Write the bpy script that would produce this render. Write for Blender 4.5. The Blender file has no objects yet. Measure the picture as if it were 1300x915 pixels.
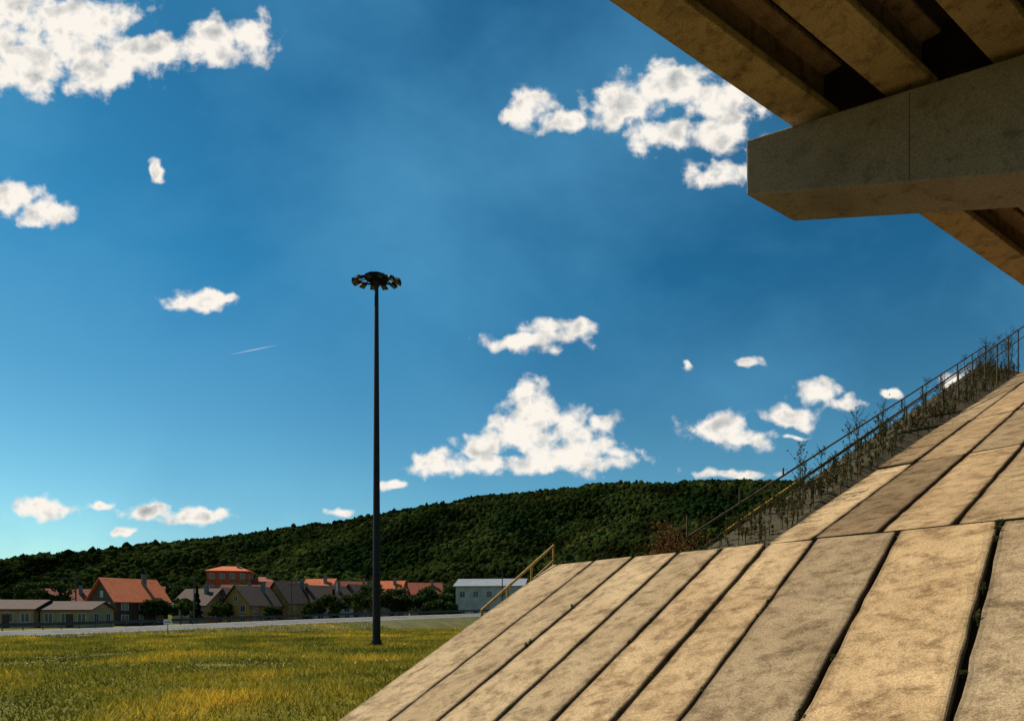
import bpy, math, random
import numpy as np
from mathutils import Vector, Matrix, noise
random.seed(7); rng=np.random.default_rng(7)
D=bpy.data; scene=bpy.context.scene; COL=scene.collection
R=math.radians

# ------------------------------------------------------------------ materials
def new_mat(name):
    m=D.materials.new(name); m.use_nodes=True
    nt=m.node_tree; b=nt.nodes['Principled BSDF']; return m,nt,b
def ramp(nt,fac,stops):
    r=nt.nodes.new('ShaderNodeValToRGB'); e=r.color_ramp.elements
    while len(e)<len(stops): e.new(0.5)
    for i,(p,c) in enumerate(stops):
        e[i].position=p; e[i].color=(c[0],c[1],c[2],1)
    nt.links.new(fac,r.inputs[0]); return r.outputs[0]
def ntex(nt,vec,scale,detail=6,rough=.6,dist=0):
    n=nt.nodes.new('ShaderNodeTexNoise'); n.inputs['Scale'].default_value=scale
    n.inputs['Detail'].default_value=detail; n.inputs['Roughness'].default_value=rough
    n.inputs['Distortion'].default_value=dist
    if vec is not None: nt.links.new(vec,n.inputs['Vector'])
    return n
def mix(nt,mode,fac,a,b):
    n=nt.nodes.new('ShaderNodeMix'); n.data_type='RGBA'; n.blend_type=mode
    for sock,v in ((n.inputs[0],fac),(n.inputs[6],a),(n.inputs[7],b)):
        if isinstance(v,(int,float)): sock.default_value=v
        elif isinstance(v,tuple): sock.default_value=(v[0],v[1],v[2],1)
        else: nt.links.new(v,sock)
    return n.outputs[2]
def simple(name,c1,c2,scale=3,rough=.8,bump=.2,bscale=None,metal=0,tone=False,dist=0.3):
    m,nt,b=new_mat(name)
    tc=nt.nodes.new('ShaderNodeTexCoord').outputs['Object']
    n=ntex(nt,tc,scale,6,.62,dist)
    c=ramp(nt,n.outputs[0],[(.33,c1),(.67,c2)])
    if tone:
        a=nt.nodes.new('ShaderNodeAttribute'); a.attribute_name='tone'
        c=mix(nt,'MULTIPLY',1.0,c,a.outputs['Color'])
    nt.links.new(c,b.inputs['Base Color'])
    b.inputs['Roughness'].default_value=rough; b.inputs['Metallic'].default_value=metal
    if bump:
        n2=ntex(nt,tc,bscale or scale*6,4,.6)
        bp=nt.nodes.new('ShaderNodeBump'); bp.inputs['Strength'].default_value=bump; bp.inputs['Distance'].default_value=.05
        nt.links.new(n2.outputs[0],bp.inputs['Height']); nt.links.new(bp.outputs[0],b.inputs['Normal'])
    return m
def concrete(name,base,dark,pale,tone=False,scale=1.0,stain=(.32,.5),grime=0.0):
    m,nt,b=new_mat(name)
    tc=nt.nodes.new('ShaderNodeTexCoord').outputs['Object']
    big=ntex(nt,tc,.55*scale,6,.65,.4); mid=ntex(nt,tc,3.2*scale,8,.72,.3); fine=ntex(nt,tc,38*scale,4,.7)
    c=ramp(nt,big.outputs[0],[(.35,base),(.66,pale)])
    st=ramp(nt,mid.outputs[0],[(stain[0],dark),(stain[1],(1,1,1))])
    c=mix(nt,'MULTIPLY',.9,c,st)
    if grime:
        gn_=ntex(nt,tc,1.1*scale,9,.75,.8)
        gs=ramp(nt,gn_.outputs[0],[(.50,(1,1,1)),(.60,(.66,.65,.65)),(.72,(.42,.41,.41))])
        c=mix(nt,'MULTIPLY',grime,c,gs)
    f=ramp(nt,fine.outputs[0],[(.3,(.5,.5,.5)),(.62,(1.1,1.1,1.1))])
    c=mix(nt,'MULTIPLY',.85,c,f)
    vo=nt.nodes.new('ShaderNodeTexVoronoi'); vo.inputs['Scale'].default_value=7*scale; nt.links.new(tc,vo.inputs['Vector'])
    sp=ramp(nt,vo.outputs['Distance'],[(.05,(.35,.32,.28)),(.14,(1,1,1))])
    c=mix(nt,'MULTIPLY',.5,c,sp)
    if tone:
        a=nt.nodes.new('ShaderNodeAttribute'); a.attribute_name='tone'
        c=mix(nt,'MULTIPLY',1.0,c,a.outputs['Color'])
    nt.links.new(c,b.inputs['Base Color']); b.inputs['Roughness'].default_value=.9; b.inputs['Specular IOR Level'].default_value=.15
    bp=nt.nodes.new('ShaderNodeBump'); bp.inputs['Strength'].default_value=.7; bp.inputs['Distance'].default_value=.03
    add=nt.nodes.new('ShaderNodeMath'); add.operation='ADD'
    nt.links.new(mid.outputs[0],add.inputs[0]); nt.links.new(fine.outputs[0],add.inputs[1])
    nt.links.new(add.outputs[0],bp.inputs['Height']); nt.links.new(bp.outputs[0],b.inputs['Normal'])
    return m
def leafmat(name,c1,c2,trans=.3,scale=.4,spec=.1):
    m,nt,b=new_mat(name)
    a=nt.nodes.new('ShaderNodeAttribute'); a.attribute_name='tone'
    tc=nt.nodes.new('ShaderNodeTexCoord').outputs['Object']
    n=ntex(nt,tc,scale,4,.6)
    c=ramp(nt,n.outputs[0],[(.35,c1),(.65,c2)])
    c=mix(nt,'MULTIPLY',1.0,c,a.outputs['Color'])
    nt.links.new(c,b.inputs['Base Color']); b.inputs['Roughness'].default_value=.8
    b.inputs['Specular IOR Level'].default_value=spec
    if trans>0:
        t=nt.nodes.new('ShaderNodeBsdfTranslucent'); nt.links.new(c,t.inputs[0])
        mx=nt.nodes.new('ShaderNodeMixShader'); mx.inputs[0].default_value=trans
        nt.links.new(b.outputs[0],mx.inputs[1]); nt.links.new(t.outputs[0],mx.inputs[2])
        nt.links.new(mx.outputs[0],nt.nodes['Material Output'].inputs[0])
    return m

M={}
M['slab']=concrete('paving_concrete',(.50,.345,.185),(.40,.36,.31),(.68,.49,.275),tone=True,stain=(.35,.53),grime=.6)
M['cap']=concrete('cap_concrete',(.25,.21,.175),(.60,.57,.55),(.35,.295,.245),scale=.6,stain=(.34,.46),grime=.4)
M['girder']=concrete('girder_concrete',(.44,.31,.17),(.34,.30,.27),(.56,.40,.23),scale=.7,stain=(.34,.5),grime=.6)
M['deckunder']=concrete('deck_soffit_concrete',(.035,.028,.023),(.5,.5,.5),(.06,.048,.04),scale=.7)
M['soil']=simple('soil',(.008,.007,.005),(.02,.016,.012),2,.95,.5)
M['grass']=simple('grass_ground',(.07,.075,.012),(.17,.15,.03),.35,.95,.4,6,dist=1.0)
M['bankgrass']=simple('bank_grass',(.025,.024,.008),(.085,.065,.022),2.6,.95,.6,12)
M['asphalt']=simple('asphalt',(.08,.08,.085),(.13,.13,.13),1.2,.9,.2,20)
M['paint']=simple('road_paint',(.6,.6,.58),(.8,.8,.78),5,.7,0)
M['gravel']=simple('gravel_shoulder',(.13,.12,.07),(.28,.25,.17),2,.95,.4,15)
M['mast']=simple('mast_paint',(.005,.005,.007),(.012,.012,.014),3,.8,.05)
M['steel']=simple('galvanised_steel',(.03,.03,.032),(.07,.07,.07),2,.6,.05,metal=.2)
M['rail']=simple('yellow_rail_paint',(.24,.14,.02),(.50,.32,.05),9,.6,.1)
M['rust']=simple('rusty_rail',(.022,.018,.012),(.13,.085,.03),4,.8,.2)
M['lens']=simple('lamp_glass',(.08,.07,.04),(.15,.13,.08),4,.3,0)
M['wood']=simple('dark_wood',(.04,.02,.012),(.09,.045,.025),4,.8,.3)
M['timber']=simple('utility_pole_wood',(.04,.035,.03),(.09,.075,.06),4,.9,.2)
M['glass']=simple('window_glass',(.02,.025,.03),(.05,.06,.07),2,.12,0)
M['frame']=simple('window_frame',(.4,.38,.34),(.55,.52,.48),3,.6,0)
def rooftile(name,c1,c2):
    m,nt,b=new_mat(name); tc=nt.nodes.new('ShaderNodeTexCoord').outputs['Object']
    n=ntex(nt,tc,1.2,8,.65,.5); c=ramp(nt,n.outputs[0],[(.3,c1),(.7,c2)])
    w=nt.nodes.new('ShaderNodeTexWave'); w.bands_direction='Z'; w.inputs['Scale'].default_value=2.2; w.inputs['Distortion'].default_value=.4
    nt.links.new(tc,w.inputs['Vector'])
    s=ramp(nt,w.outputs[0],[(.0,(.7,.7,.7)),(.4,(1,1,1))]); c=mix(nt,'MULTIPLY',.6,c,s)
    nt.links.new(c,b.inputs['Base Color']); b.inputs['Roughness'].default_value=.85
    bp=nt.nodes.new('ShaderNodeBump'); bp.inputs['Distance'].default_value=.06; bp.inputs['Strength'].default_value=.6
    nt.links.new(w.outputs[0],bp.inputs['Height']); nt.links.new(bp.outputs[0],b.inputs['Normal']); return m
M['roof_orange']=rooftile('roof_orange',(.52,.09,.018),(.72,.165,.03))
M['roof_red']=rooftile('roof_red',(.25,.045,.018),(.36,.08,.03))
M['roof_brown']=rooftile('roof_brown',(.05,.026,.017),(.10,.048,.03))
M['roof_grey']=simple('roof_grey',(.22,.23,.24),(.32,.33,.34),1,.5,.1)
for k,c in dict(cream=(.38,.28,.15),ochre=(.46,.22,.05),white=(.52,.48,.42),red=(.45,.08,.025),peach=(.46,.27,.15),grey=(.20,.18,.16)).items():
    M['w_'+k]=simple('plaster_'+k,tuple(x*.65 for x in c),c,.8,.9,.1,15)
M['leaf']=leafmat('leaves',(.022,.040,.007),(.052,.075,.012),.2)
M['leaf2']=leafmat('weed_leaves',(.035,.050,.015),(.10,.088,.028),.3,3)
M['leafbrown']=leafmat('autumn_leaves',(.14,.055,.02),(.2,.10,.03),.3,3)
M['forest']=leafmat('forest_canopy',(.006,.015,.004),(.028,.036,.009),0,.009,.0)
M['blade']=leafmat('grass_blades',(.15,.17,.020),(.46,.36,.042),.32,.20)
M['bark']=simple('bark',(.05,.038,.028),(.1,.08,.06),6,.95,.5)

# ------------------------------------------------------------------ mesh helpers
def link(o,parent=None):
    COL.objects.link(o)
    if parent: o.parent=parent
    return o
def mesh(name,verts,faces,mat,parent=None,tone=None,smooth=False):
    me=D.meshes.new(name); me.from_pydata([tuple(v) for v in verts],[],[tuple(f) for f in faces]); me.update()
    for m in (mat if isinstance(mat,list) else [mat]): me.materials.append(m)
    if tone is not None:
        a=me.attributes.new('tone','FLOAT_COLOR','FACE')
        a.data.foreach_set('color',np.asarray([(t[0],t[1],t[2],1) for t in tone],dtype=np.float32).ravel())
    if smooth:
        me.polygons.foreach_set('use_smooth',[True]*len(me.polygons))
    return link(D.objects.new(name,me),parent)
def npmesh(name,V,F,mat,tone=None,parent=None,matidx=None,smooth=False):
    me=D.meshes.new(name); V=np.asarray(V,np.float32); F=np.asarray(F,np.int32); k=F.shape[1]
    me.vertices.add(len(V)); me.vertices.foreach_set('co',V.ravel())
    me.loops.add(F.size); me.loops.foreach_set('vertex_index',F.ravel())
    me.polygons.add(len(F)); me.polygons.foreach_set('loop_start',np.arange(0,F.size,k,dtype=np.int32))
    me.polygons.foreach_set('loop_total',np.full(len(F),k,np.int32))
    for m in (mat if isinstance(mat,list) else [mat]): me.materials.append(m)
    if matidx is not None: me.polygons.foreach_set('material_index',np.asarray(matidx,np.int32))
    if smooth: me.polygons.foreach_set('use_smooth',np.ones(len(F),bool))
    me.update(calc_edges=True)
    if tone is not None:
        t=np.asarray(tone,np.float32)
        if t.ndim==1: t=np.stack([t,t,t],1)
        a=me.attributes.new('tone','FLOAT_COLOR','FACE')
        a.data.foreach_set('color',np.concatenate([t,np.ones((len(t),1),np.float32)],1).ravel())
    me.validate()
    return link(D.objects.new(name,me),parent)
def empty(name,loc=(0,0,0),rot=0):
    e=D.objects.new(name,None); e.location=loc; e.rotation_euler=(0,0,rot); e.empty_display_size=.5
    return link(e)
class MB:
    def __init__(s): s.v=[];s.f=[];s.t=[]
    def add(s,vs,fs,t=(1,1,1)):
        o=len(s.v); s.v+= [tuple(v) for v in vs]; s.f+=[tuple(i+o for i in f) for f in fs]; s.t+=(t if isinstance(t,list) else [t]*len(fs))
    def box(s,x0,x1,y0,y1,z0,z1,mtx=None):
        vs=[Vector(p) for p in ((x0,y0,z0),(x1,y0,z0),(x1,y1,z0),(x0,y1,z0),(x0,y0,z1),(x1,y0,z1),(x1,y1,z1),(x0,y1,z1))]
        if mtx is not None: vs=[mtx@v for v in vs]
        s.add(vs,[(3,2,1,0),(4,5,6,7),(0,1,5,4),(1,2,6,5),(2,3,7,6),(3,0,4,7)])
    def tube(s,p,q,r0,r1=None,n=8,cap=True):
        p=Vector(p);q=Vector(q); r1=r0 if r1 is None else r1
        d=(q-p).normalized(); a=d.orthogonal().normalized(); b=d.cross(a)
        vs=[]
        for c,r in ((p,r0),(q,r1)):
            for i in range(n):
                an=2*math.pi*i/n; vs.append(c+a*math.cos(an)*r+b*math.sin(an)*r)
        fs=[(i,(i+1)%n,n+(i+1)%n,n+i) for i in range(n)]
        if cap: fs+= [tuple(range(n-1,-1,-1)),tuple(range(n,2*n))]
        s.add(vs,fs)
    def prism(s,profile,o,ax,up,along,l0,l1):
        n=len(profile); vs=[]
        for l in (l0,l1):
            for a,z in profile: vs.append(o+ax*a+up*z+along*l)
        fs=[(i,(i+1)%n,n+(i+1)%n,n+i) for i in range(n)]+[tuple(range(n-1,-1,-1)),tuple(range(n,2*n))]
        s.add(vs,fs)
    def obj(s,name,mat,parent=None,tone=False,smooth=False):
        return mesh(name,s.v,s.f,mat,parent,s.t if tone else None,smooth)
def bevel(o,w=.02,seg=2):
    m=o.modifiers.new('bevel','BEVEL'); m.width=w; m.segments=seg; m.limit_method='ANGLE'; m.angle_limit=R(35); return o

# ------------------------------------------------------------------ terrain
RX=[-1600,-900,-650,-500,-350,-250,-150,-50,50,130,250,350,450,600,900,1600]
RH=[46,54,62,76,94,109,125,142,154,160,163,165,156,138,110,80]
def ridge_h(x): return float(np.interp(x,RX,RH))
def sst(a,b,x):
    t=min(1,max(0,(x-a)/(b-a))); return t*t*(3-2*t)
def hz(x,y):
    if y<60: return 0.0
    z=0.0
    yr=800
    t=(y-300)/(yr-300)
    if t>0:
        H=ridge_h(x*(.35+.65*800/max(y,300)))
        if t<1: p=.68*t+.32*sst(0,1,t)
        else: p=max(0,1-((t-1)*.9)**2*.5)
        z=(H-6)*p
        en=math.sin(math.pi*min(1,max(0,t)))
        nn=noise.noise(Vector((x*.006,y*.006,1.3)))*26+noise.noise(Vector((x*.017,y*.012,4)))*14-13
        z+=nn*en
        z+=noise.noise(Vector((x*.012,0,9)))*2.5
    z+=6*sst(130,320,y)
    z+=18*math.exp(-((x+235)/110)**2-((y-430)/60)**2)
    return z
xs=np.concatenate([np.linspace(-6000,-1300,8),np.linspace(-1200,900,150),np.linspace(1000,6000,8)])
ys=np.concatenate([[-300,-100,0,30,60,90,120,150,180,210,240,270],np.linspace(300,1100,70),[1300,1700,2500,4000,7000]])
V=[];F=[]
for j,y in enumerate(ys):
    for i,x in enumerate(xs): V.append((x,y,hz(x,y)-.02))
nx=len(xs)
for j in range(len(ys)-1):
    for i in range(nx-1): F.append((j*nx+i,j*nx+i+1,(j+1)*nx+i+1,(j+1)*nx+i))
gm,nt,b=new_mat('terrain_grass')
tc=nt.nodes.new('ShaderNodeTexCoord').outputs['Object']
n=ntex(nt,tc,.25,10,.65,1.0); n3=ntex(nt,tc,.02,5,.6)
c1=ramp(nt,n.outputs[0],[(.3,(.05,.06,.010)),(.5,(.14,.13,.022)),(.7,(.28,.22,.04))])
c2=ramp(nt,n3.outputs[0],[(.35,(.05,.07,.015)),(.65,(.09,.12,.025))])
sep=nt.nodes.new('ShaderNodeSeparateXYZ'); nt.links.new(tc,sep.inputs[0])
mr=nt.nodes.new('ShaderNodeMapRange'); mr.inputs[1].default_value=90; mr.inputs[2].default_value=250; nt.links.new(sep.outputs[1],mr.inputs[0])
c12=mix(nt,'MIX',mr.outputs[0],c1,c2)
nt.links.new(c12,b.inputs['Base Color']); b.inputs['Roughness'].default_value=1; b.inputs['Specular IOR Level'].default_value=.05
mesh('ground',V,F,gm,smooth=True)

# ------------------------------------------------------------------ forest on the hill (one object)
def ico(sub):
    import bmesh
    bm=bmesh.new(); bmesh.ops.create_icosphere(bm,subdivisions=sub,radius=1)
    v=np.array([x.co[:] for x in bm.verts]); f=np.array([[q.index for q in p.verts] for p in bm.faces]); bm.free(); return v,f
icoA=ico(2); icoB=ico(3)
def meadow(x,y):
    return abs((y-392)-(x+330)*.55)<20 and -430<x<-235
Vs=[];Fs=[];Ts=[];off=0
variants=[]
for q in range(10):
    for b0 in (icoA,icoB):
        v=b0[0].copy(); o=np.array([random.uniform(0,50) for _ in range(3)])
        rr=np.array([1+.6*noise.noise(Vector(p*1.9+o))+.4*noise.noise(Vector(p*4.5+o)) for p in v])
        v=v*rr[:,None]; variants.append((v,b0[1]))
y=295.0
while y<850:
    st=3.3+ (y-300)*.0026
    x=-1.0*y-20
    while x<.58*y+30:
        xx=x+random.uniform(-.5,.5)*st; yy_=y+random.uniform(-.5,.5)*st
        x+=st*random.uniform(.8,1.15)
        if meadow(xx,yy_) or (yy_<318 and random.random()<.5): continue
        q=random.randrange(10); v,f=variants[2*q+(1 if y<330 else 0)]
        big=noise.noise(Vector((xx*.02,yy_*.02,7))); sm=noise.noise(Vector((xx*.07,yy_*.07,2)))
        r=st*random.uniform(.55,.95)*(1+.25*big); a=random.uniform(0,6.28)
        ca,sa=math.cos(a),math.sin(a)
        con=random.random()<.03
        sz=r*(1.7 if con else random.uniform(.8,1.3)); rx=r*(.6 if con else 1)
        vv=np.stack([(v[:,0]*ca-v[:,1]*sa)*rx+xx,(v[:,0]*sa+v[:,1]*ca)*rx+yy_,v[:,2]*sz+hz(xx,yy_)+4+random.uniform(-1.5,1.5)+3*sm],1)
        Vs.append(vv);Fs.append(f+off);off+=len(v)
        base=random.uniform(.6,1.3)*(1+1.0*big+.4*sm)*(.6 if con else 1)
        tint=np.array([base*random.uniform(.85,1.25),base,base*random.uniform(.7,1.1)])
        Ts.append(np.tile(tint,(len(f),1))*rng.uniform(.7,1.3,(len(f),1)))
    y+=st*.85
npmesh('forest',np.concatenate(Vs),np.concatenate(Fs),M['forest'],np.concatenate(Ts))
print('forest crowns',len(Vs))

# ------------------------------------------------------------------ leafy trees
def quads(centres,size,flat=0.0):
    n=len(centres)
    a=rng.normal(size=(n,3)); a/=np.linalg.norm(a,axis=1)[:,None]
    b=rng.normal(size=(n,3)); b-= (a*b).sum(1)[:,None]*a; b/=np.linalg.norm(b,axis=1)[:,None]
    s=(np.asarray(size)*rng.uniform(.6,1.3,n))[:,None]
    v=np.stack([centres-a*s-b*s*.2,centres+b*s*.6-a*s*.1,centres+a*s,centres-b*s*.6+a*s*.1],1).reshape(-1,3)
    f=np.arange(4*n).reshape(n,4); return v,f
def tree_mesh(name,H,rad,conifer=False,nleaf=2600,lsz=.30,mats=None):
    mb=MB(); th=H*(.32 if not conifer else .95)
    segs=[Vector((0,0,-.3)),Vector((.1,.05,th*.5)),Vector((.02,.15,th)),Vector((.15,.1,th+ (H-th)*.5))]
    r0=H*.022
    for i in range(3): mb.tube(segs[i],segs[i+1],r0*(1-.25*i),r0*(1-.25*(i+1)),7,False)
    cl=[]
    if not conifer:
        for k in range(20):
            a=random.uniform(0,6.28); e=random.uniform(-.55,1); rr=rad*random.uniform(.45,.95)*math.sqrt(max(.1,1-e*e*.75))
            c=Vector((math.cos(a)*rr,math.sin(a)*rr,th+(H-th)*(.46+.42*e)))
            cl.append((c,rad*random.uniform(.22,.42),random.uniform(.5,1.45)))
            if k<9: mb.tube(segs[2]+Vector((0,0,random.uniform(-.3,.6)*(H-th)*.3)),c,r0*.4,r0*.1,5,False)
        pts=[];tn=[]
        for c,r,t in cl:
            m=nleaf//20; d=rng.normal(size=(m,3)); d/=np.linalg.norm(d,axis=1)[:,None]
            q=np.array(c)+d*r*(rng.uniform(.3,1.15,m)**.6)[:,None]*np.array([1.1,1.1,.85]); pts.append(q)
            tn.append(t*rng.uniform(.65,1.35,m)*(1+.25*d[:,2]))
        pts=np.concatenate(pts);tn=np.concatenate(tn)
    else:
        m=nleaf; u=rng.uniform(.1,1,m)**.8; lay=np.abs(np.sin(u*H*2.2))
        rr=(1-u)*rad*(.35+.75*lay)*rng.uniform(.3,1,m)**.5; a=rng.uniform(0,6.28,m)
        pts=np.stack([rr*np.cos(a),rr*np.sin(a),u*H-rr*.25],1); tn=rng.uniform(.35,.85,m)
    lv,lf=quads(pts,lsz)
    nb=len(mb.v); bf=[f for f in mb.f]
    V=np.concatenate([np.array(mb.v),lv]); F=np.concatenate([np.array([f for f in bf if len(f)==4]),lf+nb])
    mi=np.array([0]*len(bf)+[1]*len(lf)); tone=np.concatenate([np.ones(len(bf)),tn])
    o=npmesh(name,V,F,mats or [M['bark'],M['leaf']],tone,None,mi); return o
protos=[tree_mesh('deciduous_tree',8,3.0),tree_mesh('deciduous_tree',6.5,2.8),tree_mesh('deciduous_tree',9.5,3.4,nleaf=3400),tree_mesh('deciduous_tree',5,2.3,nleaf=2000),
        tree_mesh('conifer_tree',10,2.2,True)]
placed=[0]*5
def put_tree(k,x,y,s=1,z=None):
    z=hz(x,y) if z is None else z
    if placed[k]==0: o=protos[k]
    else: o=link(D.objects.new(protos[k].name.split('.')[0],protos[k].data))
    placed[k]+=1
    o.location=(x,y,z-.1); o.scale=(s*random.uniform(.9,1.15),s*random.uniform(.9,1.15),s); o.rotation_euler=(0,0,random.uniform(0,6.28))
for (x,y,k,s) in [(-26.5,118,2,.85),(-30,126,0,1.0),(-22.5,124,1,1.1),(-18.5,130,0,1.0),(-15,134,3,1.3),
    (-66.5,118,3,1.0),(-63.5,121,1,.8),(-70.5,156,0,1),(-47,124,3,.75),(-40.5,128,0,.6),(-34.5,120,1,.9),(-58.5,126,3,.9),(-66,132,4,.8),(-38.5,136,4,.75),
    (-101,138,2,1),(-91,150,0,1.1),(-76,175,2,1.1),(-68,185,0,1.2),(-60,190,4,1),(-52,186,0,1.1),(-45,190,2,1),
    (-38,186,0,1.1),(-24,176,0,1.1),(-17,172,2,1),(-11,168,0,1),(-5,170,0,1),(5,160,0,1.2),(12,166,2,1),(-100,190,0,1.2),
    (-112,185,2,1.2),(-125,190,0,1.3),(-138,180,2,1.1),(-118,160,0,1),(-27,148,1,1),(-20,152,0,.95),(-15.8,126,3,1),(-12.5,127,3,.9),(9,140,1,1.2),(4,142,0,.9)]:
    put_tree(k,x,y,s)
for i in range(60):
    y=random.uniform(215,300); x=random.uniform(-.95*y,.15*y); put_tree(random.choice([0,0,1,2,2,4]),x,y,random.uniform(.9,1.3))

# ------------------------------------------------------------------ houses
def house(name,x,y,w,d,hw,hr,rot,wall,roof,storeys=2,gable=None,chim=True,hip=False,balcony=False,z=None,win=3):
    z=hz(x,y) if z is None else z
    e=empty(name,(x,y,z),R(rot))
    gm_=M[gable] if gable else M[wall]
    mb=MB(); mb.box(-w/2,w/2,-d/2,d/2,-.5,hw); mb.obj('walls',M[wall],e)
    ov=.55; th=.18
    if hip:
        k=min(w,d)*.35
        vs=[(-w/2-ov,-d/2-ov,hw),(w/2+ov,-d/2-ov,hw),(w/2+ov,d/2+ov,hw),(-w/2-ov,d/2+ov,hw),(-w/2+k,0,hw+hr),(w/2-k,0,hw+hr)]
        mesh('roof',vs,[(0,1,5,4),(2,3,4,5),(1,2,5),(3,0,4),(3,2,1,0)],M[roof],e)
    else:
        mb=MB()
        for sx in (-1,1):
            X=sx*(w/2-.1)
            mb.add([(X-.1,-d/2,hw),(X-.1,d/2,hw),(X-.1,0,hw+hr-.05),(X+.1,-d/2,hw),(X+.1,d/2,hw),(X+.1,0,hw+hr-.05)],[(0,1,2),(5,4,3),(0,3,4,1),(1,4,5,2),(2,5,3,0)])
        mb.obj('gable_walls',gm_,e)
        mb=MB(); sl=hr/(d/2)
        for sy in (-1,1):
            y0=sy*(d/2+ov); z0=hw-ov*sl
            vs=[(-w/2-ov,y0,z0),(w/2+ov,y0,z0),(w/2+ov,0,hw+hr),(-w/2-ov,0,hw+hr)]
            vs+= [(a,b,c+th) for a,b,c in vs]
            mb.add(vs,[(3,2,1,0),(4,5,6,7),(0,1,5,4),(1,2,6,5),(2,3,7,6),(3,0,4,7)])
        mb.obj('roof',M[roof],e)
    if chim:
        mb=MB(); mb.box(w*.18,w*.18+.7,-d*.15-.35,-d*.15+.35,hw+hr*.45,hw+hr+.9); mb.box(w*.18-.08,w*.18+.78,-d*.15-.43,-d*.15+.43,hw+hr+.9,hw+hr+1.05); mb.obj('chimney',M['w_grey'],e)
    gl=MB(); fr=MB(); sh=hw/storeys
    def window(face,c,zc,ww=1.1,hh=1.3):
        def put(m,a0,a1,z0,z1,dep0,dep1):
            if face=='-y': m.box(a0,a1,-d/2-dep1,-d/2-dep0,z0,z1)
            if face=='+x': m.box(w/2+dep0,w/2+dep1,a0,a1,z0,z1)
            if face=='-x': m.box(-w/2-dep1,-w/2-dep0,a0,a1,z0,z1)
        put(gl,c-ww/2,c+ww/2,zc-hh/2,zc+hh/2,-.05,.012)
        for a0,a1,z0,z1 in ((c-ww/2-.1,c-ww/2,zc-hh/2-.1,zc+hh/2+.1),(c+ww/2,c+ww/2+.1,zc-hh/2-.1,zc+hh/2+.1),(c-ww/2,c+ww/2,zc+hh/2,zc+hh/2+.1),(c-ww/2,c+ww/2,zc-hh/2-.1,zc-hh/2),(c-.04,c+.04,zc-hh/2,zc+hh/2)):
            put(fr,a0,a1,z0,z1,-.04,.05)
    for s in range(storeys):
        zc=sh*s+sh*.55
        for i in range(win): window('-y',-w/2+w*(i+.5)/win,zc)
        for fc in ('+x','-x'):
            for i in range(2): window(fc,-d/2+d*(i+.5)/2,zc)
    if not hip and hr>2:
        window('+x',0,hw+hr*.3,.9,1.0); window('-x',0,hw+hr*.3,.9,1.0)
    gl.obj('window_panes',M['glass'],e); fr.obj('window_frames',M['frame'],e)
    dm=MB(); dm.box(w*.02,w*.02+1,-d/2-.07,-d/2-.02,0,2.1); dm.obj('door',M['wood'],e)
    if balcony:
        mb=MB(); zb=sh
        mb.box(-w/2-1.4,-w/2-.003,-d/2+.3,d/2-.3,zb-.15,zb)
        for k in range(15):
            yy=-d/2+.35+k*(d-.75)/14; mb.box(-w/2-1.4,-w/2-1.34,yy,yy+.09,zb,zb+.9)
        mb.box(-w/2-1.42,-w/2-1.32,-d/2+.3,d/2-.3,zb+.9,zb+1.0)
        for yy in (-d/2+.35,0,d/2-.45): mb.box(-w/2-1.38,-w/2-1.26,yy,yy+.12,0,zb-.15)
        mb.obj('balcony',M['wood'],e)
    return e
house('row_house',-78,99,9,7,2.9,1.3,8,'w_peach','roof_brown',1,chim=False,win=4)
house('row_house',-69.5,101,7.2,7,2.8,1.2,6,'w_cream','roof_brown',1,chim=False,win=3)
house('row_house',-89,99,11,8,3.4,1.6,8,'w_peach','roof_red',1,win=4)
house('chalet_house',-73.0,120,9.5,10,4.6,4.1,58,'wood','roof_orange',2,gable='wood',balcony=True)
house('cottage',-68.5,140,9.5,8,4.2,3.4,-20,'w_cream','roof_brown',1)
house('apartment_house',-83.0,186,11,9,13.4,1.6,12,'w_red','roof_orange',4,hip=True,win=4)
house('apartment_house',-76,192,7,8,10.4,1.6,12,'w_red','roof_red',3,hip=True,win=3)
house('cottage',-61.5,142,8,7.5,4.4,3.4,50,'w_cream','roof_brown',1,gable='wood')
house('gabled_house',-54.0,131,9,7,4.2,3.6,70,'w_ochre','roof_brown',2,gable='w_ochre')
house('gabled_house',-49.0,140,9,7.5,4.8,4.2,64,'w_ochre','roof_brown',2,gable='w_ochre')
house('gabled_house',-42,144,9,8,4.2,4.2,34,'w_white','roof_brown',2,gable='wood')
house('gabled_house',-36,150,8,7,5.2,3.6,66,'w_cream','roof_brown',2,gable='w_ochre')
house('cottage',-30.5,156,8,7,5.0,3.0,15,'w_white','roof_red',2)
house('cottage',-62,175,11,8,6.6,3.5,5,'w_cream','roof_red',2)
house('cottage',-52,172,8,8,7.4,3.5,-12,'w_white','roof_orange',2)
house('cottage',-44,178,10,8,6.4,3.9,12,'w_cream','roof_red',2)
house('cottage',-34,176,8,8,7.0,3.4,-10,'w_cream','roof_orange',2)
house('cottage',-25.5,185,9,8,6.8,3.2,10,'w_cream','roof_red',2)
house('cottage',-72,168,9,8,6,3.2,18,'w_white','roof_red',2)
house('cottage',-97,165,10,8,5.6,3.2,25,'w_cream','roof_red',2)
house('cottage',-105,150,10,8,4.6,3.2,25,'w_cream','roof_red',2)
house('cottage',-120,140,10,8,4.4,3.2,-15,'w_white','roof_brown',2)
house('commercial_hall',-4.6,150,15.5,12,8.4,1.8,-6,'w_white','roof_grey',2,chim=False,win=5)

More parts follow.
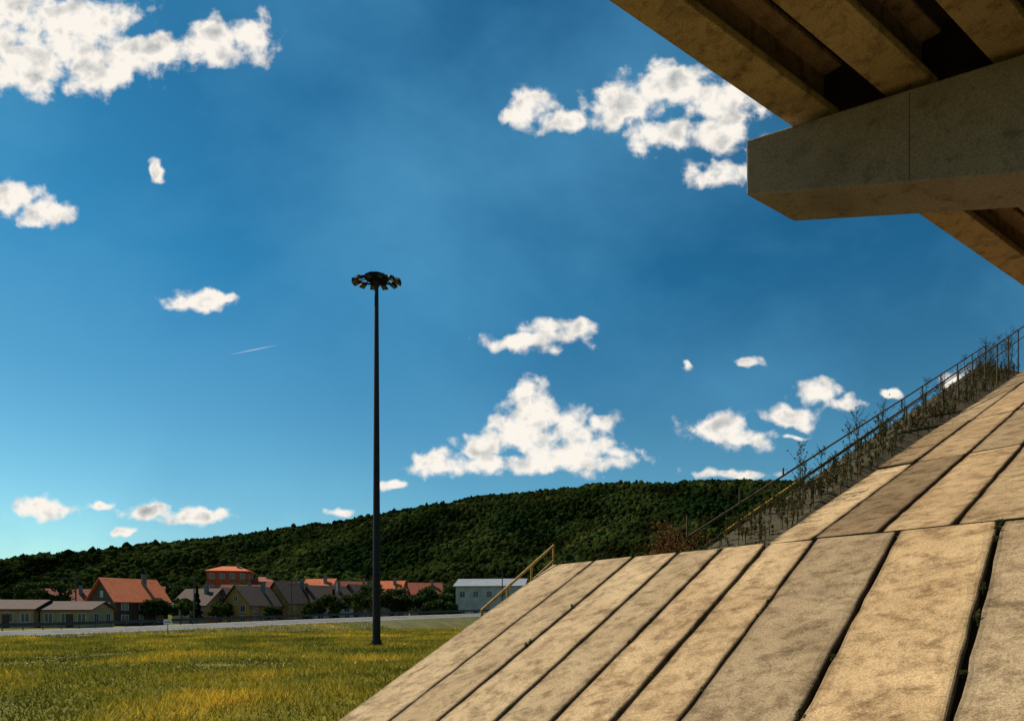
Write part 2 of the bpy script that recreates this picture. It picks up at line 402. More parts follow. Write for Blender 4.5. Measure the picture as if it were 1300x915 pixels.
# ------------------------------------------------------------------ road with embankment and guard rail
path=[(-130,-40,0),(-100,2,.0),(-72,30,.03),(-44.7,57,.12),(-25,81,.95),(-5.5,110,1.75),(18,142,2.6),(60,190,3.5),(140,260,4.5)]
def catmull(P,n=10):
    out=[]
    for i in range(1,len(P)-2):
        p0,p1,p2,p3=[Vector(q) for q in P[i-1:i+3]]
        for k in range(n):
            t=k/n; out.append(.5*((2*p1)+(p2-p0)*t+(2*p0-5*p1+4*p2-p3)*t*t+(-p0+3*p1-3*p2+p3)*t**3))
    return out
C=catmull(path)
rm=MB();ln=MB();gr=MB();bk=MB()
def off_(i,s,dz=0):
    p=C[i]; q=C[min(i+1,len(C)-1)]-C[max(i-1,0)]; nrm=Vector((-q.y,q.x,0)).normalized(); return p+nrm*s+Vector((0,0,dz))
bank=.035; RW=7.0
for i in range(len(C)-1):
    def strip(m,s0,s1,dz):
        m.add([off_(i,s0,s0*bank+dz),off_(i+1,s0,s0*bank+dz),off_(i+1,s1,s1*bank+dz),off_(i,s1,s1*bank+dz)],[(0,1,2,3)])
    strip(rm,0,RW,.03); strip(ln,.3,.45,.036); strip(ln,RW-.45,RW-.3,.036)
    if i%2==0: strip(ln,3.44,3.56,.036)
    strip(gr,-1.0,-.0,.02); strip(gr,RW,RW+1.1,.02)
    a,b_=off_(i,-1.0,-1.0*bank),off_(i+1,-1.0,-1.0*bank)
    a2,b2=off_(i,-5),off_(i+1,-5); a2.z=-.1;b2.z=-.1
    bk.add([a2,b2,b_,a],[(0,1,2,3)])
    a,b_=off_(i,RW+1.1,(RW+1.1)*bank),off_(i+1,RW+1.1,(RW+1.1)*bank); a2,b2=off_(i,13),off_(i+1,13); a2.z=-.1;b2.z=-.1
    bk.add([a,b_,b2,a2],[(0,1,2,3)])
rd=empty('road'); rm.obj('asphalt',M['asphalt'],rd); ln.obj('lane_markings',M['paint'],rd); gr.obj('shoulders',M['gravel'],rd); bk.obj('verge_slopes',M['grass'],rd)
def guardrail(s):
    g=empty('guardrail'); mb=MB(); po=MB()
    prof=[(0,.45),(.05,.50),(0,.58),(.0,.62),(.05,.70),(0,.76)]
    for i in range(len(C)-1):
        for k in range(len(prof)-1):
            (a,z0),(c,z1)=prof[k],prof[k+1]
            mb.add([off_(i,s-a,s*bank+z0),off_(i+1,s-a,s*bank+z0),off_(i+1,s-c,s*bank+z1),off_(i,s-c,s*bank+z1)],[(0,1,2,3)])
        for p in (off_(i,s+.08,s*bank),(off_(i,s+.08,s*bank)+off_(i+1,s+.08,s*bank))/2): po.tube(p,p+Vector((0,0,.74)),.05,.05,6)
    mb.obj('w_beam',M['steel'],g); po.obj('posts',M['steel'],g)
guardrail(RW+.6)

# ------------------------------------------------------------------ high mast lamp
mx,my=-8.6,40.0; H=23.4
e=empty('high_mast_street_lamp',(mx,my,0))
mb=MB()
hs=[0,.4,.4,8,16,H]; rs=[.33,.33,.26,.22,.17,.12]
for i in range(5):
    if i!=1: mb.tube((0,0,hs[i]),(0,0,hs[i+1]),rs[i],rs[i+1],16)
mb.box(-.5,.5,-.5,.5,-.1,.06)
for k in range(8):
    a=k*math.pi/4; mb.tube((.4*math.cos(a),.4*math.sin(a),.06),(.4*math.cos(a),.4*math.sin(a),.2),.03,.03,6)
mb.box(-.1,.1,-.3,-.22,.7,1.5)
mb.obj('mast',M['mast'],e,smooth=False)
mb=MB(); z0=H-.25; EY=.50
N=24
for rad_,rr in ((1.2,.06),(.55,.05)):
    for k in range(N):
        a=2*math.pi*k/N;b_=2*math.pi*(k+1)/N
        mb.tube((rad_*math.cos(a),rad_*math.sin(a)*EY,z0+.1),(rad_*math.cos(b_),rad_*math.sin(b_)*EY,z0+.1),rr,rr,6)
for k in range(12):
    a=2*math.pi*(k+.5)/12; mb.tube((.1*math.cos(a),.1*math.sin(a),z0+.28),(1.3*math.cos(a),1.3*math.sin(a)*EY,z0+.08),.035,.035,6)
mb.tube((0,0,z0-.3),(0,0,z0+.2),.2,.24,12); mb.tube((0,0,z0+.2),(0,0,z0+.36),.8,.1,12)
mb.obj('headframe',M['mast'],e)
fl=MB(); le=MB()
for k in range(12):
    a=2*math.pi*(k+.5)/12
    mt=Matrix.Translation((1.36*math.cos(a),1.36*math.sin(a)*EY,z0+.0))@Matrix.Rotation(a,4,'Z')@Matrix.Rotation(R(14),4,'Y')
    vs=[mt@Vector(p) for p in ((-.24,-.16,-.05),(.24,-.2,-.05),(.24,.2,-.05),(-.24,.16,-.05),(-.18,-.1,.10),(.2,-.13,.09),(.2,.13,.09),(-.18,.1,.10))]
    fl.add(vs,[(3,2,1,0),(4,5,6,7),(0,1,5,4),(1,2,6,5),(2,3,7,6),(3,0,4,7)])
    le.box(-.12,.15,-.10,.10,-.075,-.053,mt)
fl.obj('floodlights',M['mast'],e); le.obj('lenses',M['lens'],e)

# ------------------------------------------------------------------ paved embankment
F0=Vector((6.975,9,3.35)); hd=Vector((-.75,1,0)); d1=Vector((.9,1,.6375)); d2=Vector((1.0625,1,.556))
hu=hd.normalized()
n1=hd.cross(d1).normalized(); n1=-n1 if n1.z<0 else n1
n2=hd.cross(d2).normalized(); n2=-n2 if n2.z<0 else n2
def P(s,t,row):
    if row==0 and s>0: s=s*(1+.012*t)
    return F0+hd*s+(d1 if row==0 else d2)*t
pv=MB()
def slab(s0,s1,t0,t1,row,tone):
    g=.036; n=n1 if row==0 else n2
    L=max(6,int((t1-t0)*4)); gs=g/1.25; gt=g/1.45
    dz=random.uniform(-.018,.018); dz2=random.uniform(-.012,.012)
    sections=[]; ph=random.uniform(0,99)
    for k in range(L+1):
        t=t0+gt+(t1-t0-2*gt)*k/L
        j0=random.uniform(-.011,.011); j1=random.uniform(-.011,.011)
        if k==0 or k==L: j0+= .01; j1-=.01
        dn=n*(dz+random.uniform(-.002,.002))
        e0=.05+.09*abs(noise.noise(Vector((t*1.7,ph,0)))); e1=.05+.09*abs(noise.noise(Vector((t*1.7,ph,9))))
        sections.append((P(s0+gs+j0,t,row)+dn,P(s1-gs+j1,t,row)+dn+n*dz2,e0,e1))
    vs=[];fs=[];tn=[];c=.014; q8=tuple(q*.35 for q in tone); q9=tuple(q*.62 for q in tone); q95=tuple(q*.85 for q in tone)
    for a,b_,e0,e1 in sections:
        ab=(b_-a).normalized()
        vs+=[a-n*.12,a-n*c,a+ab*c,a+ab*(c+e0*.4),a+ab*(c+e0*1.2),b_-ab*(c+e1*1.2),b_-ab*(c+e1*.4),b_-ab*c,b_-n*c,b_-n*.12]
    W=10
    for k in range(L):
        o=k*W
        for q in range(W-1):
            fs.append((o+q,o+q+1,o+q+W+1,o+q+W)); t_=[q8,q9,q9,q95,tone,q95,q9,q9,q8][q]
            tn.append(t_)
    fs.append(tuple(range(W))); o=L*W; fs.append(tuple(range(o+W-1,o-1,-1))); tn+=[q8,q8]
    pv.add(vs,[tuple(reversed(f)) for f in fs],tn)
def tone():
    v=random.uniform(.84,1.12); w=random.uniform(-.04,.05); return (v*(1+w),v,v*(1-w))
lowS=[7.89,6.57,5.54,4.52,3.66,2.87,2.147,1.071,0,-1.07,-2.14,-3.2,-4.3,-5.4,-6.5,-7.6,-8.7,-9.8]
tl={6:(.76,.78,.82),7:(1.10,1.06,1.0),8:(.84,.86,.90),3:(.86,.88,.90),5:(1.08,1.06,1.03)}
for i in range(len(lowS)-1):
    slab(lowS[i+1],lowS[i],-5.25,0,0,tl.get(i,tone()))
upS=[2.93,2.2,1.31,.465,-.45,-1.4,-2.35,-3.3,-4.25,-5.2,-6.2,-7.2,-8.2,-9.2,-10.2]
rows=[0,4.3,8.6,12.9,17.2,19.2]
for i in range(len(upS)-1):
    for r in range(len(rows)-1):
        t=tone()
        if i==1 and r==0: t=(.52,.50,.48)
        if i==0 and r==1: t=(.62,.60,.57)
        if i==2 and r==1: t=(.72,.73,.74)
        if r>=2: t=tuple(q*.8 for q in t)
        slab(upS[i+1],upS[i],rows[r],rows[r+1],1,t)
o=pv.obj('slope_paving',M['slab'],None,tone=True)
A=P(7.89,-5.25,0); B=P(7.89,0,0); Cc=P(2.93,0,1); Dd=P(2.93,19.3,1)
C2=Cc+hu*1.3; D2=Dd+hu*1.6+Vector((0,0,.9)); S=Vector((3.5,19,3.3)); K=Vector((3,24,-.05)); D3=Vector((11.8,48.5,-.05))
z1=-n1*.10; z2=-n2*.10
Rb=P(-10.5,-5.4,0); Rm=P(-10.5,0,0); Ru=P(-10.5,19.3,1)
v=[A+z1,Rb+z1,Rm+z1,B+z1, Cc+z2,P(-10.5,0,1)+z2,Ru+z2,Dd+z2, C2,D2,S,K,D3, Dd+Vector((30,28,0)),D3+Vector((30,40,0)),Ru+Vector((30,28,0)), D2+Vector((30,28,-.9))]
emb=empty('embankment')
mesh('joint_soil',v[:8],[(0,1,2,3),(4,5,6,7)],M['soil'],emb)
mesh('grassed_back_slope',v,[(4,7,9,8),(3,4,8,10),(8,9,12),(8,12,10),(10,12,11),(3,10,11),(0,3,11),(9,16,14,12),(7,6,15,13),(7,13,16,9)],M['bankgrass'],emb)
tb=MB(); q0=P(7.95,-5.25,0); q1=P(-10,-5.25,0); dirn=(q1-q0).normalized(); sd=Vector((-dirn.y,dirn.x,0)); sd=-sd if sd.dot(d1)>0 else sd
tb.prism([(.0,-.1),(.3,-.1),(.3,.1),(.0,.1)],q0,sd,Vector((0,0,1)),dirn,0,(q1-q0).length); bevel(tb.obj('toe_beam',M['girder'],emb))

# ------------------------------------------------------------------ railings on the embankment
def railing(name,p,q,ground,mat,nposts,r=.028,mid=.45,cut=0.0):
    e=empty(name); mb=MB(); p=Vector(p);q=Vector(q)
    mb.tube(p,q,r,r,8)
    mb.tube(p+(q-p)*cut-Vector((0,0,mid)),q-Vector((0,0,mid)),r*.75,r*.75,8)
    mb.obj('rails',mat,e); po=MB()
    for k in range(nposts):
        c=p.lerp(q,(k+.02)/(nposts-.96)); po.tube((c.x,c.y,ground(c)-.3),c,r*.9,r*.9,8)
    po.obj('posts',mat,e); return e
railing('stair_handrail',(-.73,15,2.1),(1.13,17,3.87),lambda c:c.z-1.0,M['rail'],4,.035,.4,.25)
g1=lambda c: C2.z+(D2.z-C2.z)*max(0,(c.y-C2.y)/(D2.y-C2.y))
pa_,pm_,pe_=Vector((4.73,14,3.84)),Vector((4.73,14,3.84)).lerp(Vector((25.7,31.4,16.5)),.13),Vector((25.7,31.4,16.5))
railing('stair_handrail',pa_,pm_,g1,M['rail'],3,.036,.5,.2)
railing('stair_handrail',pm_+(pe_-pm_)*.003,pe_,g1,M['rust'],14,.034,.5,0)
railing('stair_handrail',(4.2,15.2,3.85),(24.5,32.6,15.9),g1,M['rust'],12,.030,.5,.03)

# ------------------------------------------------------------------ weeds along the crest (one mass)
stalk=MB(); lp=[]; ls=[]; lt=[]; lc=[]
def weed(base,h,dens=1.0,dry=False):
    top=base+Vector((random.uniform(-.12,.12)*h,random.uniform(-.12,.12)*h,h))
    stalk.tube(base-Vector((0,0,.1)),base.lerp(top,.5)+Vector((random.uniform(-.03,.03),0,0)),.009,.007,4,False); stalk.tube(base.lerp(top,.5),top,.007,.003,4,False)
    nb=int(12*dens*h)+4
    for k in range(nb):
        u=random.uniform(.12,1)**.8; c=base.lerp(top,u); a=random.uniform(0,6.28); L=h*(.22*(1-u)+.08)*random.uniform(.6,1.2)
        t=c+Vector((math.cos(a)*L,math.sin(a)*L,L*random.uniform(1.0,2.0)))
        stalk.tube(c,t,.004,.002,3,False)
        for j in range(6):
            w=c.lerp(t,random.uniform(.25,1.05)); lp.append(tuple(w+Vector((random.uniform(-.02,.02),random.uniform(-.02,.02),random.uniform(-.02,.02))))); ls.append(random.uniform(.010,.030))
            q=random.uniform(.5,1.6); lt.append((q*1.6,q*1.0,q*.9) if dry else (q,q,q))
for k in range(520):
    t=19*random.random()**1.15; w=random.uniform(.05,1.3)
    base=P(2.93,t,1)+hu*w; base.z+= .9*(t/19.3)*(w/1.6)
    weed(base,random.uniform(.10,.38)*(1+.03*t),1.0,random.random()<.45)
for t,h in ((2.0,1.4),(2.35,1.1),(3.1,.8),(4.1,1.6),(4.5,1.2),(5.6,1.5),(5.9,1.0),(7.4,1.1),(8.8,1.5),(10.5,1.3),(12.5,1.6),(14.5,1.9),(15.2,1.5),(16,2),(17,1.9),(18,2.1),(18.5,1.6)):
    for dd in (0,.12):
        base=P(2.93,t+dd,1)+hu*random.uniform(.2,.7); base.z+=.2*t/19; weed(base,h*(1-dd*2),1.4,random.random()<.25)
for k in range(60):
    s=random.uniform(2.9,7.8); base=P(s,0,0)+Vector((.15,.25,-.1)); weed(base,random.uniform(.08,.2),1,random.random()<.5)
for k in range(40):
    i=random.randrange(1,9); base=P(lowS[i],random.uniform(-5,0),0)-n1*.06; weed(base,random.uniform(.05,.12))
lv,lf=quads(np.array(lp),np.array(ls))
sv=np.array(stalk.v); sf=np.array([ (f if len(f)==4 else (f[0],f[1],f[2],f[2])) for f in stalk.f])
V=np.concatenate([sv,lv]); F=np.concatenate([sf,lf+len(sv)])
npmesh('weeds',V,F,[M['leaf2']],np.concatenate([np.full((len(sf),3),.7),np.array(lt)]))
def shrub(name,x,y,z,r,mat,n=1500):
    mb=MB(); pts=[]
    for k in range(26):
        a=random.uniform(0,6.28); el=random.uniform(.3,1.5); L=r*random.uniform(.7,1.25)
        t=Vector((math.cos(a)*math.cos(el)*L,math.sin(a)*math.cos(el)*L,math.sin(el)*L)); mb.tube((0,0,-.2),t,.015,.004,4,False)
        for j in range(n//26):
            u=random.uniform(.35,1.05); pts.append(tuple(t*u+Vector([random.gauss(0,.07*r) for _ in range(3)])))
    lv,lf=quads(np.array(pts),.035)
    V=np.concatenate([np.array(mb.v),lv]); F=np.concatenate([np.array(mb.f),lf+len(mb.v)])
    o=npmesh(name,V,F,[mat],np.concatenate([np.full(len(mb.f),.4),rng.uniform(.5,1.4,len(lf))])); o.location=(x,y,z); return o
shrub('shrub',4.35,17,3.1,1.3,M['leafbrown'],2200)
shrub('shrub',5.0,16.0,3.2,.6,M['leaf2'])
shrub('shrub',6.3,15.0,4.1,.6,M['leaf2'])

# ------------------------------------------------------------------ bridge
br=empty('bridge'); up=Vector((0,0,1))
gdir=Vector((1.57,1,0)).normalized(); gn=Vector((-gdir.y,gdir.x,0))
G0=Vector((7.29,16,14.25))
ad=-hd.normalized(); AB0=P(2.4,19.0,1)
def along_to_abut(p):
    den=gdir.x*ad.y-gdir.y*ad.x; w=AB0-p; return (w.x*ad.y-w.y*ad.x)/den
gb=MB()
prof=[(0,0),(.8,0),(.8,.22),(.52,.42),(.52,1.15),(.85,1.25),(.85,1.38),(-.05,1.38),(-.05,1.25),(.28,1.15),(.28,.42),(0,.22)]
for i in range(9):
    o=G0-gn*(1.75*i); k1=along_to_abut(o)+.8
    gb.prism(prof,o,-gn,up,gdir,-45,k1)
bevel(gb.obj('girders',M['girder'],br),.025,2)
dk=MB()
def deckpt(a,l,z): q=G0-gn*a+gdir*l; return Vector((q.x,q.y,z))
dk.add([deckpt(-.5,-45,15.635),deckpt(15.4,-45,15.635),deckpt(15.4,40,15.635),deckpt(-.5,40,15.635),deckpt(-.5,-45,15.88),deckpt(15.4,-45,15.88),deckpt(15.4,40,15.88),deckpt(-.5,40,15.88)],[(0,1,2,3),(7,6,5,4),(4,5,1,0),(5,6,2,1),(6,7,3,2),(7,4,0,3)])
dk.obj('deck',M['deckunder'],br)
pr=MB(); pr.prism([(-.5,15.883),(-.2,15.883),(-.25,16.7),(-.45,16.7)],Vector((G0.x,G0.y,0)),-gn,up,gdir,-45,40); pr.obj('parapet',M['cap'],br)
T0=Vector((5.94,16,14.04)); cd=Vector((2.04,-1,0))
ce=Vector((1.57,1,0)).normalized()*2.0
def capsec(t):
    dep=1.40+.473*min(t,4.2)
    a=T0+cd*t; return [a,a+ce,a+ce-up*dep,a-up*dep]
ts=[0,4.2,7.5,11.7]; vs=[];fs=[]
for i,t in enumerate(ts):
    if i<=2: vs+=capsec(t if i<2 else 7.5)
    else:
        a=T0+cd*t; vs+=[a,a+ce,a+ce-up*1.4,a-up*1.4]
for i in range(3):
    o=i*4
    for q in range(4): fs.append((o+q,o+(q+1)%4,o+4+(q+1)%4,o+4+q))
fs+=[(3,2,1,0),(12,13,14,15)]
capo=mesh('cap_beam',vs,fs,M['cap'],br); bevel(capo,.05,3)
fj=MB(); cu_=cd.normalized(); cn=Vector((cu_.y,-cu_.x,0)); cn=-cn if cn.y>0 else cn
for t in (1.55,3.1):
    dep=1.40+.473*t; a=T0+cd*t+cn*.004
    fj.add([a-up*.06,a+cu_*.014-up*.06,a+cu_*.014-up*(dep-.06),a-up*(dep-.06)],[(0,1,2,3)])
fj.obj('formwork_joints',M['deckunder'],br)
pb=MB()
def capk(a,f):
    o=G0-gn*a; den=gdir.x*cd.y-gdir.y*cd.x; w=T0+ce*f-o; k=(w.x*cd.y-w.y*cd.x)/den; return o+gdir*k
for i in range(7):
    c=capk(1.75*i+.4,.5)
    mt=Matrix.Translation((c.x,c.y,14.035))@Matrix.Rotation(math.atan2(gdir.y,gdir.x),4,'Z')
    pb.box(-.35,.35,-.3,.3,0,.212,mt)
pb.obj('bearing_pedestals',M['cap'],br)
dm=MB()
for i in range(7):
    a,b_,c,d_=capk(1.75*i+.53,.3),capk(1.75*i+2.02,.3),capk(1.75*i+2.02,.75),capk(1.75*i+.53,.75)
    for p in (a,b_,c,d_): p.z=14.33
    tp=[Vector((p.x,p.y,15.63)) for p in (a,b_,c,d_)]
    dm.add([a,b_,c,d_]+tp,[(3,2,1,0),(4,5,6,7),(0,1,5,4),(1,2,6,5),(2,3,7,6),(3,0,4,7)])
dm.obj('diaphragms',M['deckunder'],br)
pa=T0+cd*4.6; pb_=T0+cd*7.1
pm=MB(); vs=[pa+ce*.12,pb_+ce*.12,pb_+ce*.88,pa+ce*.88]
lo=[Vector((p.x,p.y,-.5)) for p in vs]; hi=[Vector((p.x,p.y,10.7)) for p in vs]
pm.add(lo+hi,[(3,2,1,0),(4,5,6,7),(0,1,5,4),(1,2,6,5),(2,3,7,6),(3,0,4,7)]); bevel(pm.obj('pier',M['cap'],br),.08,3)
am=MB()
a=AB0+ad*-.2; b_=AB0+ad*34; t=Vector((.9,.9,0))
vs=[a,b_,b_+t,a+t]; am.add([Vector((p.x,p.y,11.5)) for p in vs]+[Vector((p.x,p.y,14.2)) for p in vs],[(3,2,1,0),(4,5,6,7),(0,1,5,4),(1,2,6,5),(2,3,7,6),(3,0,4,7)]); am.obj('abutment',M['cap'],br)

# ------------------------------------------------------------------ grass blades (one object)
n=150000
y=11+ (rng.uniform(0,1,n)**.9)*75; x=rng.uniform(-.9,.05,n)*y
keep=np.ones(n,bool); zb=np.full(n,-.03)
Cx=np.array([[c.x,c.y,c.z] for c in C])
for i in range(len(Cx)-1):
    a=Cx[i]; b2=Cx[i+1]; ab=(b2-a)[:2]; L=np.hypot(*ab); u=ab/L; nn=np.array([-u[1],u[0]])
    rel=np.stack([x-a[0],y-a[1]],1); al=rel@u; pe=rel@nn
    ins=(al>-.5)&(al<L+.5)
    keep&=~(ins&(pe>-1.1)&(pe<40))
    m=ins&(pe>-5)&(pe<=-1.1); zr=a[2]+(b2[2]-a[2])*al/L-.045
    zb=np.where(m,np.maximum(zb,-.1+(zr+.1)*(pe+5)/4),zb)
toe=P(8,-5.3,0); rel=np.stack([x-toe.x,y-toe.y],1); gr_=np.array([.8,.6]); hv2=np.array([hu.x,hu.y])
keep&=~((rel@gr_>-.4)&(rel@hv2<.2))
keep&=~((x>-2)&(y<19))
x=x[keep];y=y[keep];zb=zb[keep];n=len(x)
patch=np.array([noise.noise(Vector((a*.22,b*.22,0)))+.5*noise.noise(Vector((a*.7,b*.7,3))) for a,b in zip(x,y)])
h=rng.uniform(.05,.20,n)*(1+1.2*patch)+.0012*y; h=np.clip(h,.03,.5); w=rng.uniform(.010,.022,n)*(1+y/40); a=rng.uniform(0,6.28,n)
dx=np.cos(a)*w;dy=np.sin(a)*w; lx=rng.normal(0,.45,n)*h; ly=rng.normal(0,.45,n)*h
V=np.stack([np.stack([x-dx,y-dy,zb],1),np.stack([x+dx,y+dy,zb],1),np.stack([x+lx,y+ly,zb+h],1)],1).reshape(-1,3)
tg=rng.uniform(.55,1.25,n)*(1+1.0*patch); tg=np.clip(tg,.2,2); T3=np.stack([tg*(1.0+.35*patch),tg,tg*.9],1)
npmesh('grass',V,np.arange(3*n).reshape(n,3),M['blade'],T3)
nf=1500; y=rng.uniform(20,56,nf); x=rng.uniform(-.85,-.12,nf)*y
ok=np.array([noise.noise(Vector((a*.15,b*.15,5)))>.02 for a,b in zip(x,y)])
for i in range(len(Cx)-1):
    a=Cx[i][:2]; b2=Cx[i+1][:2]; ab=b2-a; L=np.hypot(*ab); u=ab/L; nn=np.array([-u[1],u[0]])
    rel=np.stack([x-a[0],y-a[1]],1); al=rel@u; pe=rel@nn; ok&=~((al>-.5)&(al<L+.5)&(pe>-4)&(pe<16))
x=x[ok];y=y[ok]
c=np.stack([x,y,rng.uniform(.15,.4,len(x))],1); fv,ff=quads(c,.045)
M['flower']=simple('flower_petals',(.65,.45,.03),(.75,.6,.1),3,.8,0)
npmesh('wild_flowers',fv,ff,M['flower'])

# ------------------------------------------------------------------ utility poles, signs
def upole(x,y,h,rot=0):
    e=empty('utility_pole',(x,y,hz(x,y)),rot); mb=MB()
    mb.tube((0,0,-.3),(0,0,h),.15,.09,8); mb.box(-.9,.9,-.06,.06,h-.7,h-.58); mb.box(-.6,.6,-.06,.06,h-1.4,h-1.28)
    mb.obj('pole',M['timber'],e); ins=MB()
    for a in (-.8,-.3,.3,.8): ins.tube((a,0,h-.58),(a,0,h-.38),.05,.03,6)
    ins.obj('insulators',M['mast'],e)
P_=[(-72,104,9.2,.3),(-56.5,112,9,.2),(-42,120,9,.2),(-2.0,130,11,0),(-28.5,128,9,.1),(-90,98,9,.3)]
for p in P_: upole(*p)
wm=MB(); order=[P_[5],P_[0],P_[1],P_[2],P_[4],P_[3]]
for a,b_ in zip(order[:-1],order[1:]):
    for dz in (.4,.75,1.1):
        pts=[Vector((a[0],a[1],a[2]-dz)).lerp(Vector((b_[0],b_[1],b_[2]-dz)),k/10)-Vector((0,0,2.4*(k/10)*(1-k/10))) for k in range(11)]
        for k in range(10): wm.tube(pts[k],pts[k+1],.012,.012,4,False)
wm.obj('overhead_wires',M['mast'])
M['wsign']=simple('sign_white',(.7,.7,.7),(.8,.8,.8),3,.5,0)
def sign(x,y,z,w,h,zc,m):
    e=empty('road_sign',(x,y,z),.25); a=MB(); a.tube((0,0,-.2),(0,0,zc+h/2),.035,.035,8); a.obj('post',M['steel'],e)
    a=MB(); a.box(-w/2,w/2,-.07,-.04,zc-h/2,zc+h/2); bevel(a.obj('panel',m,e),.04)
    a=MB(); a.box(-w/2+.08,w/2-.08,-.075,-.0705,zc-.04,zc+.04); a.obj('legend',M['mast'],e)
sign(-33.6,61.5,.1,.7,.5,1.2,M['wsign'])

# ------------------------------------------------------------------ world
SUN_AZ,SUN_EL=-60,49.5
w=D.worlds.new('sky'); scene.world=w; w.use_nodes=True; nt=w.node_tree; N_=nt.nodes; L_=nt.links
try: w.cycles.sampling_method='NONE'
except Exception as ex: print(ex)
bg=N_['Background']; bg.inputs[1].default_value=.1
sky=N_.new('ShaderNodeTexSky'); sky.sky_type='NISHITA'; sky.sun_disc=False; sky.sun_elevation=R(SUN_EL); sky.sun_rotation=R(SUN_AZ)
sky.dust_density=.3; sky.ozone_density=2.5; sky.air_density=1.0
g=N_.new('ShaderNodeGamma'); g.inputs[1].default_value=1.25; L_.new(sky.outputs[0],g.inputs[0])
def mth(op,a,b=None,c=None,tree=nt,clamp=False):
    n=tree.nodes.new('ShaderNodeMath'); n.operation=op; n.use_clamp=clamp
    for i,v in enumerate((a,b,c)):
        if v is None: continue
        if isinstance(v,(int,float)): n.inputs[i].default_value=v
        else: tree.links.new(v,n.inputs[i])
    return n.outputs[0]
def vm(op,a,b=None,c=None):
    n=nt.nodes.new('ShaderNodeVectorMath'); n.operation=op
    for i,v in enumerate((a,b,c)):
        if v is None: continue
        if isinstance(v,tuple): n.inputs[i].default_value=v
        else: nt.links.new(v,n.inputs[i])
    return n
tcg=N_.new('ShaderNodeTexCoord').outputs['Generated']
sp=N_.new('ShaderNodeSeparateXYZ'); L_.new(tcg,sp.inputs[0])
tint=ramp(nt,sp.outputs[2],[(.0,(.56,.66,.58)),(.2,(.34,.60,.54)),(.45,(.12,.50,.52)),(.75,(.07,.38,.44))])
skyc=mix(nt,'MULTIPLY',1.0,g.outputs[0],tint)
yy=mth('MAXIMUM',sp.outputs[1],.04)
cu=N_.new('ShaderNodeCombineXYZ'); L_.new(mth('DIVIDE',sp.outputs[0],yy),cu.inputs[0]); L_.new(mth('DIVIDE',sp.outputs[2],yy),cu.inputs[1])
def cl(px,py,rx,ry): return ((px-650)/800,(780-py)/800,rx/800,ry/800)
puffs=[cl(*p) for p in [(30,25,90,50),(95,30,90,44),(30,85,70,40),(120,85,74,36),(190,62,80,24),(265,55,66,30),(315,48,34,30),
 (15,250,34,22),(55,270,38,20),(198,220,12,14),(250,383,50,14),(285,378,20,8),
 (672,138,38,26),(714,152,48,22),
 (795,132,52,34),(850,105,54,34),(915,128,62,40),(845,170,56,24),(910,170,56,26),(912,224,50,16),
 (712,420,52,18),(668,434,50,14),
 (684,518,36,34),(702,545,52,36),(655,552,48,26),(735,575,62,22),(768,537,22,12),(615,568,40,17),(565,588,54,17),(660,588,100,15),(760,587,50,10),
 (915,545,44,24),(950,556,38,12),(1000,529,46,16),(1042,500,34,17),(1078,511,24,10),(950,459,20,7),(871,465,8,6),(1225,487,28,22),(1130,497,12,6),
 (930,601,50,8),(58,645,46,12),(135,640,18,6),(195,650,36,10),(240,654,46,11),(497,613,18,6),(430,648,24,6),(160,672,16,6),(1012,556,17,4)]]
wn=ntex(nt,cu.outputs[0],20,2,.5)
wv_=vm('SUBTRACT',wn.outputs['Color'],(.5,.5,.5)).outputs[0]
pw=vm('MULTIPLY_ADD',wv_,(.06,.034,0),cu.outputs[0]).outputs[0]
acc=None
for (u,v,rx,ry) in puffs:
    q=vm('MULTIPLY_ADD',pw,(1/rx,1/ry,0),(-u/rx,-v/ry,0)).outputs[0]
    ln_=vm('LENGTH',q).outputs['Value']
    acc=ln_ if acc is None else mth('SMOOTH_MIN',acc,ln_,.22)
f1=ntex(nt,cu.outputs[0],22,8,.55,.15)
upv=vm('ADD',cu.outputs[0],(-.010,.018,0)).outputs[0]
f1u=ntex(nt,upv,18,4,.48,.15)
f1l=ntex(nt,cu.outputs[0],18,4,.48,.15)
d=mth('MINIMUM',mth('SUBTRACT',1.16,acc),.75)
d1_=mth('MULTIPLY_ADD',mth('SUBTRACT',f1.outputs[0],.5),2.85,d)
mrn=N_.new('ShaderNodeMapRange'); mrn.interpolation_type='SMOOTHSTEP'; mrn.inputs[1].default_value=.0; mrn.inputs[2].default_value=.72; L_.new(d1_,mrn.inputs[0])
front=mth('GREATER_THAN',sp.outputs[1],.05)
alpha=mth('MULTIPLY',mrn.outputs[0],front)
lit=mth('MULTIPLY_ADD',mth('SUBTRACT',f1l.outputs[0],f1u.outputs[0]),2.2,.90)
thick=mth('MULTIPLY',mth('SUBTRACT',d1_,.60,clamp=True),.60)
lit=mth('SUBTRACT',lit,thick,clamp=True)
cc=ramp(nt,lit,[(.0,(.30,.34,.38)),(.40,(.60,.61,.61)),(.82,(1.0,.96,.90))])
cc=mix(nt,'MULTIPLY',1.0,cc,(9.7,9.5,9.2))
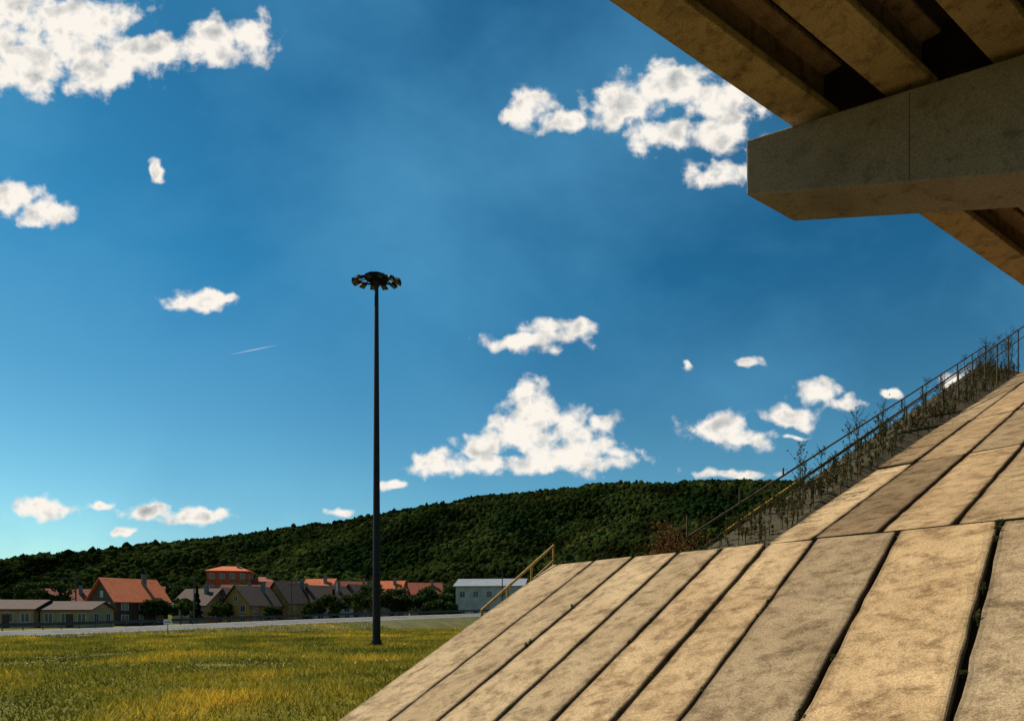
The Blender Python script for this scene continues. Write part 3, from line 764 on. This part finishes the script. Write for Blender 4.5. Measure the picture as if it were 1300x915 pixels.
hv=N_.new('ShaderNodeMapping'); hv.inputs['Scale'].default_value=(1.0,1.3,1); hv.inputs['Location'].default_value=(3.2,1.1,0); hv.inputs['Rotation'].default_value=(0,0,.9); L_.new(cu.outputs[0],hv.inputs[0])
hn=ntex(nt,hv.outputs[0],1.9,6,.55,.15)
gl_=vm('LENGTH',vm('MULTIPLY_ADD',cu.outputs[0],(1/.75,1/.55,0),(-.0/.75,-.70/.55,0)).outputs[0]).outputs['Value']
glow=mth('SUBTRACT',1,gl_,clamp=True)
veil=ramp(nt,mth('MULTIPLY_ADD',glow,.16,hn.outputs[0]),[(.42,(0,0,0)),(.78,(1,1,1))])
vfac=mth('MULTIPLY',veil,.6)
s2=mix(nt,'MIX',vfac,skyc,(.95,3.5,5.9))
ct=N_.new('ShaderNodeMapping'); ct.vector_type='TEXTURE'; ct.inputs['Location'].default_value=((322-650)/800,(780-444)/800,0); ct.inputs['Rotation'].default_value=(0,0,.2); ct.inputs['Scale'].default_value=(.044,.0011,1); L_.new(cu.outputs[0],ct.inputs[0])
cl_=vm('LENGTH',ct.outputs[0])
cf=mth('MULTIPLY',mth('SUBTRACT',1,cl_.outputs['Value'],clamp=True),.7)
s2=mix(nt,'MIX',mth('MULTIPLY',cf,front),s2,(7,7.5,8))
fin=mix(nt,'MIX',alpha,s2,cc)
L_.new(fin,bg.inputs[0])

sl=D.lights.new('sun','SUN'); sl.energy=5; sl.angle=R(.5); sl.color=(1,.89,.73)
so=link(D.objects.new('sun',sl))
sv_=Vector((math.sin(R(SUN_AZ))*math.cos(R(SUN_EL)),math.cos(R(SUN_AZ))*math.cos(R(SUN_EL)),math.sin(R(SUN_EL))))
so.rotation_euler=sv_.to_track_quat('Z','Y').to_euler(); so.location=(0,0,60)

cam=D.cameras.new('camera'); co=link(D.objects.new('camera',cam)); co.location=(0,0,2); co.rotation_euler=(R(90),0,0)
cam.sensor_width=36; cam.lens=36*800/1300; cam.shift_y=322.5/1300; cam.clip_end=20000; cam.clip_start=.05
scene.camera=co
scene.view_settings.view_transform='Standard'; scene.view_settings.look='None'; scene.view_settings.exposure=0
